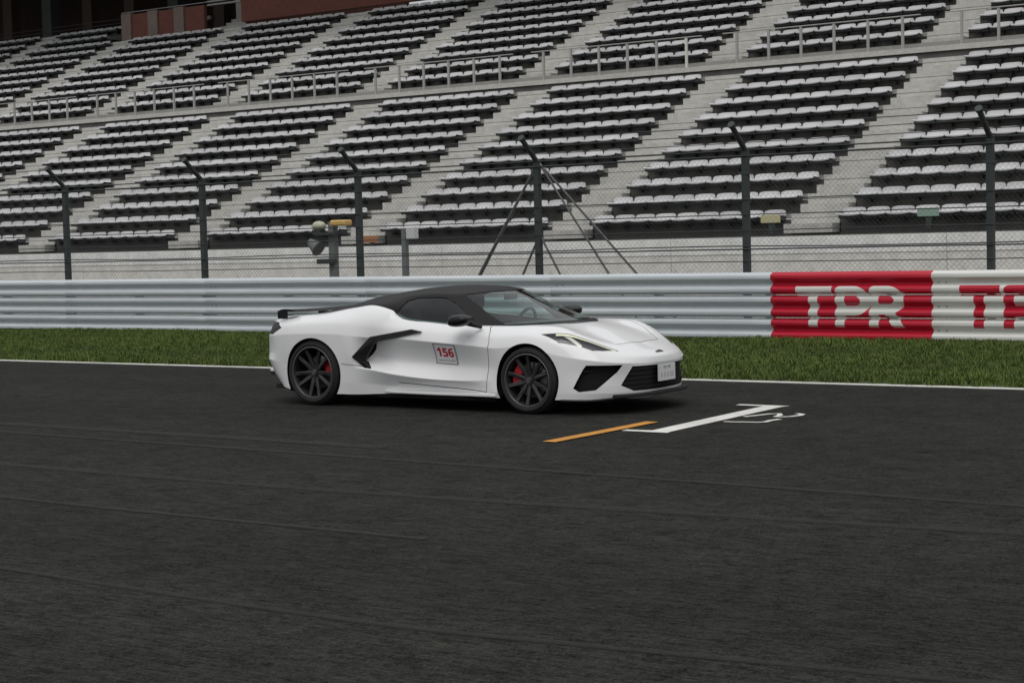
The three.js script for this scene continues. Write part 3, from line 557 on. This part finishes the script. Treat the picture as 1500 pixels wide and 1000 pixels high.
  const WIN = [[[.995, .925], [1.04, 1.02], [1.085, 1.085], [1.20, 1.115], [1.45, 1.118], [1.45, .862]], [[1.45, 1.118], [1.55, 1.11], [1.68, 1.055], [1.82, .965], [1.96, .842], [1.45, .862]]];
  [win, C] = carve(C, WIN, xy, t => t[0][2] > 0.45 && t[0][6] > 2.5);
  part('roof', soupGeo(C, { both: true }), roofBlack, car, 'black hard top roof with pillars');
  part('windscreen', soupGeo(ws, { both: true, off: -0.004 }), glass, car);
  for (const m of [false, true]) part('side_window', soupGeo(win, { mirror: m, off: -0.006 }), tint, car);
  { // cabin interior
    const it = part('interior', mergeGeometries([box(.9, 2.5, .30, .34, -.70, .70), box(.86, .9, .3, 1.0, -.66, .66), box(.9, 2.4, .34, .80, -.72, -.69), box(.9, 2.4, .34, .80, .69, .72)]), void_, car);
    part('dashboard', new RoundedBoxGeometry(.62, .20, 1.24, 4, .08).translate(2.28, .745, 0), std(0.03, 0.032, 0.032, { roughness: 0.8 }), it);
    for (const s of [-1, 1]) {
      part('car_seat', mergeGeometries([new RoundedBoxGeometry(.18, .62, .48, 4, .07).rotateZ(0.28).translate(1.13, .72, s * .36), new RoundedBoxGeometry(.12, .18, .24, 4, .05).rotateZ(0.2).translate(1.04, 1.03, s * .36), new RoundedBoxGeometry(.5, .16, .48, 4, .06).translate(1.4, .45, s * .36)]), std(0.035, 0.035, 0.037, { roughness: 0.7 }), it);
    }
    part('steering_wheel', new THREE.TorusGeometry(.17, .016, 8, 28).rotateY(Math.PI / 2).rotateZ(-0.35).translate(1.83, .80, -.36), matte, it);
    part('rear_mirror', new RoundedBoxGeometry(.03, .06, .22, 3, .014).translate(1.90, 1.10, 0), matte, it);
  }
  // engine cover and rear deck, black, between the white haunches
  const deck = new THREE.Shape([[.5, 0], [.45, .50], [.05, .56], [-.45, .50], [-.60, .48], [-.62, 0]].map(p => new THREE.Vector2(...p)));
  // rear wing on pylons
  {
    const w = part('rear_wing', (() => { const n = 24, pos = [], idx = [], top = [[.10, .0], [.02, .022], [-.06, .026], [-.12, .018], [-.12, .008], [.02, -.004]];
      for (let i = 0; i <= n; i++) { const q = i / n * 2 - 1, z = q * .84, xo = -.58 + .18 * q * q * (Math.abs(q) > .6 ? 1 : 1), y = .955 + .025 * q * q; for (const [x, h] of top) pos.push(xo + x * 1.0, y + h, z); }
      const k = top.length; for (let i = 0; i < n; i++) for (let j = 0; j < k; j++) { const a = i * k + j, b = i * k + (j + 1) % k; idx.push(a, a + k, b, b, a + k, b + k); }
      for (const e of [0, n]) for (let j = 1; j < k - 1; j++) idx.push(e * k, e * k + j, e * k + j + 1);
      const g = new THREE.BufferGeometry(); g.setAttribute('position', new THREE.Float32BufferAttribute(pos, 3)); g.setIndex(idx); const h = g.toNonIndexed(); h.computeVertexNormals(); return h; })(), roofBlack, car);
    for (const s of [-1, 1]) { part('wing_end', new RoundedBoxGeometry(.13, .09, .03, 2, .01).translate(-.50, .945, s * .82), gloss, w); part('pylon', box(-.56, -.44, .88, .955, s * .15 - .02, s * .15 + .02), gloss, w); }
  }
  // mirrors
  for (const s of [-1, 1]) {
    const g = new THREE.SphereGeometry(1, 20, 14); const p = g.attributes.position;
    for (let i = 0; i < p.count; i++) { let x = p.getX(i), y = p.getY(i), z = p.getZ(i); const f = (v, e) => Math.sign(v) * Math.abs(v) ** e; p.setXYZ(i, f(x, .75) * .125 + .02 * y, f(y, .7) * .062 * (x > 0 ? 1 - .35 * x : 1), f(z, .7) * .11); }
    g.computeVertexNormals();
    const m = part('wing_mirror', g.translate(1.98, .905, s * 1.0), gloss, car);
    part('mirror_arm', tube([[2.10, .835, s * .82], [2.07, .855, s * .90], [2.02, .872, s * .95]], .022, 8, 8), gloss, m);
  }
  // splitter, plate, badge, sills, diffuser, exhausts, floor
  {
    const sh = []; for (let i = -14; i <= 14; i++) { const q = i / 14; sh.push([3.725 - .06 * q * q - .14 * q ** 6, q * .66]); }
    const splitter = new THREE.Shape([...sh.map(([x, w]) => new THREE.Vector2(x, w)), new THREE.Vector2(3.42, .64), new THREE.Vector2(3.42, -.64)]);
    part('splitter', new THREE.ExtrudeGeometry(splitter, { depth: .02, bevelEnabled: true, bevelSize: .006, bevelThickness: .006, bevelSegments: 2 }).rotateX(Math.PI / 2).translate(0, .185, 0), matte, car);
    const lip = []; for (const s of [-1, 1]) { const pts = []; for (let a = 1.2; a <= 3.95; a += .25) { const r = body.ringAt(0, a); pts.push([r[0] + .012, r[2] - .006 + .02 * Math.max(0, 2.6 - a), s * (r[1] + .008)]); } lip.push(tube(pts, .013, 30, 6)); }
    part('lower_lip', mergeGeometries(lip), gloss, car);
    const c = document.createElement('canvas'); c.width = 330; c.height = 165; const g = c.getContext('2d'); g.fillStyle = '#d3d3d1'; g.fillRect(0, 0, 330, 165); g.fillStyle = '#8d9290'; g.fillRect(95, 18, 62, 14); g.fillRect(98, 36, 50, 8); g.fillRect(178, 18, 56, 22); g.fillStyle = '#b4b7b5'; for (const x of [40, 100, 160, 220, 262]) g.fillRect(x, 82, 34, 52);
    const tx = new THREE.CanvasTexture(c); tx.colorSpace = THREE.SRGBColorSpace; tx.magFilter = THREE.LinearFilter;
    const pl = part('number_plate', new RoundedBoxGeometry(.012, .165, .33, 2, .005).translate(3.715, .365, 0), std(.5, .5, .5), car);
    const fg = new THREE.PlaneGeometry(.322, .157).rotateY(Math.PI / 2).translate(3.7225, .365, 0); part('plate_face', fg, std(1, 1, 1, { map: tx, roughness: .5 }), pl);
    part('plate_bracket', box(3.6, 3.708, .30, .42, -.05, .05), matte, pl);
    const bd = body.point(0, 5.75); part('badge', mergeGeometries([new THREE.BoxGeometry(.022, .006, .07).rotateX(.2).translate(bd[0], bd[1] + .008, .03), new THREE.BoxGeometry(.022, .006, .07).rotateX(-.2).translate(bd[0], bd[1] + .008, -.03)]), std(.06, .06, .06, { metalness: .6, roughness: .3 }), car);
    for (const s of [-1, 1]) {
      const pts = [[2.33, .905], [2.33, .94], [1.6, .945], [1.05, .915], [.9, .88]].map(([x, w]) => new THREE.Vector2(x, w * s));
      part('sill_blade', new THREE.ExtrudeGeometry(new THREE.Shape(pts), { depth: .016, bevelEnabled: true, bevelSize: .004, bevelThickness: .004, bevelSegments: 2 }).rotateX(Math.PI / 2).translate(0, .178, 0), white, car);
    }
    part('underfloor', mergeGeometries([box(-.62, 3.45, .105, .16, -.6, .6), box(.44, 2.28, .106, .159, -.86, .86)]), void_, car);
    part('diffuser', mergeGeometries([box(-.66, -.40, .15, .20, -.78, .78), ...[-.5, -.25, 0, .25, .5].map(z => box(-.74, -.5, .16, .30, z - .012, z + .012))]), matte, car);
    for (const s of [-1, 1]) for (const o of [.44, .56]) part('exhaust_tip', new THREE.CylinderGeometry(.045, .045, .16, 20, 1, true).rotateZ(Math.PI / 2).translate(-.82, .315, s * o), std(.6, .58, .56, { metalness: 1, roughness: .2 }), car);
    for (const [x, y, R] of [[2.70, .325, .40], [.015, .338, .41]]) for (const s of [-1, 1]) part('wheel_well', new THREE.CylinderGeometry(R, R, .36, 32, 1, true, Math.PI / 2 - .4, Math.PI + .8).rotateX(Math.PI / 2).translate(x, y, s * .72), void_, car);
    for (const [x, y, R] of [[2.70, .325, .40], [.015, .338, .41]]) for (const s of [-1, 1]) part('well_plate', new THREE.CircleGeometry(R, 32, -.4, Math.PI + .8).translate(x, y, s * .545), void_, car);
  }
  // wheels
  const rimMat = std(0.065, 0.065, 0.068, { metalness: 0.7, roughness: 0.38 }), rimEdge = std(0.2, 0.2, 0.2, { metalness: 0.9, roughness: 0.3 }), disc = std(0.16, 0.155, 0.15, { metalness: 0.8, roughness: 0.4 }), red = std(0.42, 0.012, 0.016, { roughness: 0.35 });
  const wheel = (x, R, rim, width, wo, s, calAng, spin) => {
    const g = new THREE.Group(); g.name = 'wheel'; g.position.set(x, R, s * (wo - width / 2)); car.add(g); if (s < 0) g.rotation.y = Math.PI;
    const h = width / 2, tp = [[rim, -h + .02], [rim + .01, -h], [rim + .035, -h - .004], [R - .045, -h + .002], [R - .014, -h + .018], [R - .003, -h + .045], [R, -h + .07], [R, h - .07], [R - .003, h - .045], [R - .014, h - .018], [R - .045, h - .002], [rim + .035, h + .004], [rim + .01, h], [rim, h - .02]];
    const lathe = (pts, n = 64) => new THREE.LatheGeometry(pts.map(([r, y]) => new THREE.Vector2(r, y)), n).rotateX(Math.PI / 2);
    part('tyre', lathe(tp), rubber, g);
    const rm = part('rim', lathe([[rim - .03, -h + .03], [rim - .022, h - .05], [rim - .014, h - .012], [rim, h - .006], [rim + .006, h - .01], [rim, h - .03]]), rimMat, g);
    part('rim_lip', lathe([[rim - .006, h - .004], [rim + .004, h - .002], [rim + .008, h - .008]]), rimEdge, g);
    const sp = [];
    for (let k = 0; k < 5; k++) for (const e of [-1, 1]) {
      const sh = new THREE.Shape([[.03, e * .004], [.055, e * .034], [rim - .02, e * .078], [rim - .012, e * .050], [rim - .10, e * .030], [.10, e * .008]].map(p => new THREE.Vector2(...p)));
      const q = new THREE.ExtrudeGeometry(sh, { depth: .022, bevelEnabled: true, bevelSize: .004, bevelThickness: .005, bevelSegments: 2 }); const pp = q.attributes.position;
      for (let i = 0; i < pp.count; i++) pp.setZ(i, pp.getZ(i) + h - .065 + .03 * (Math.hypot(pp.getX(i), pp.getY(i)) / rim) ** 2 - .012);
      q.rotateZ(k * Math.PI * 2 / 5 + spin); q.computeVertexNormals(); sp.push(q);
    }
    for (let k = 0; k < 5; k++) part('spoke', mergeGeometries(sp.slice(2 * k, 2 * k + 2)), rimMat, g);
    part('hub', new THREE.CylinderGeometry(.045, .058, .05, 24).rotateX(Math.PI / 2).translate(0, 0, h - .065), rimMat, g);
    part('hub_cap', new THREE.CylinderGeometry(.028, .032, .012, 20).rotateX(Math.PI / 2).translate(0, 0, h - .034), rimEdge, g);
    part('brake_disc', lathe([[.08, -.01], [.172, -.01], [.172, .018], [.08, .018]], 40), disc, g);
    const arc = []; for (let i = 0; i <= 12; i++) { const a = calAng - .48 + i / 12 * .96; arc.push([Math.cos(a) * .198, Math.sin(a) * .198]); } for (let i = 12; i >= 0; i--) { const a = calAng - .48 + i / 12 * .96; arc.push([Math.cos(a) * .118, Math.sin(a) * .118]); }
    part('brake_caliper', new THREE.ExtrudeGeometry(new THREE.Shape(arc.map(p => new THREE.Vector2(...p))), { depth: .05, bevelEnabled: true, bevelSize: .006, bevelThickness: .006, bevelSegments: 2 }).translate(0, 0, .0), red, g, 'red brake caliper');
    part('wheel_back', new THREE.CircleGeometry(rim - .03, 40).translate(0, 0, -h + .05), void_, g);
  };
  for (const s of [1, -1]) {
    wheel(0.0, .345, .268, .295, .955, s, s > 0 ? .35 : Math.PI - .35, -Math.PI / 2 + .02);
    wheel(2.70, .327, .255, .245, .935, s, s > 0 ? Math.PI - .3 : .3, -Math.PI / 2 - .33);
  }
}
renderer.render(scene, camera);
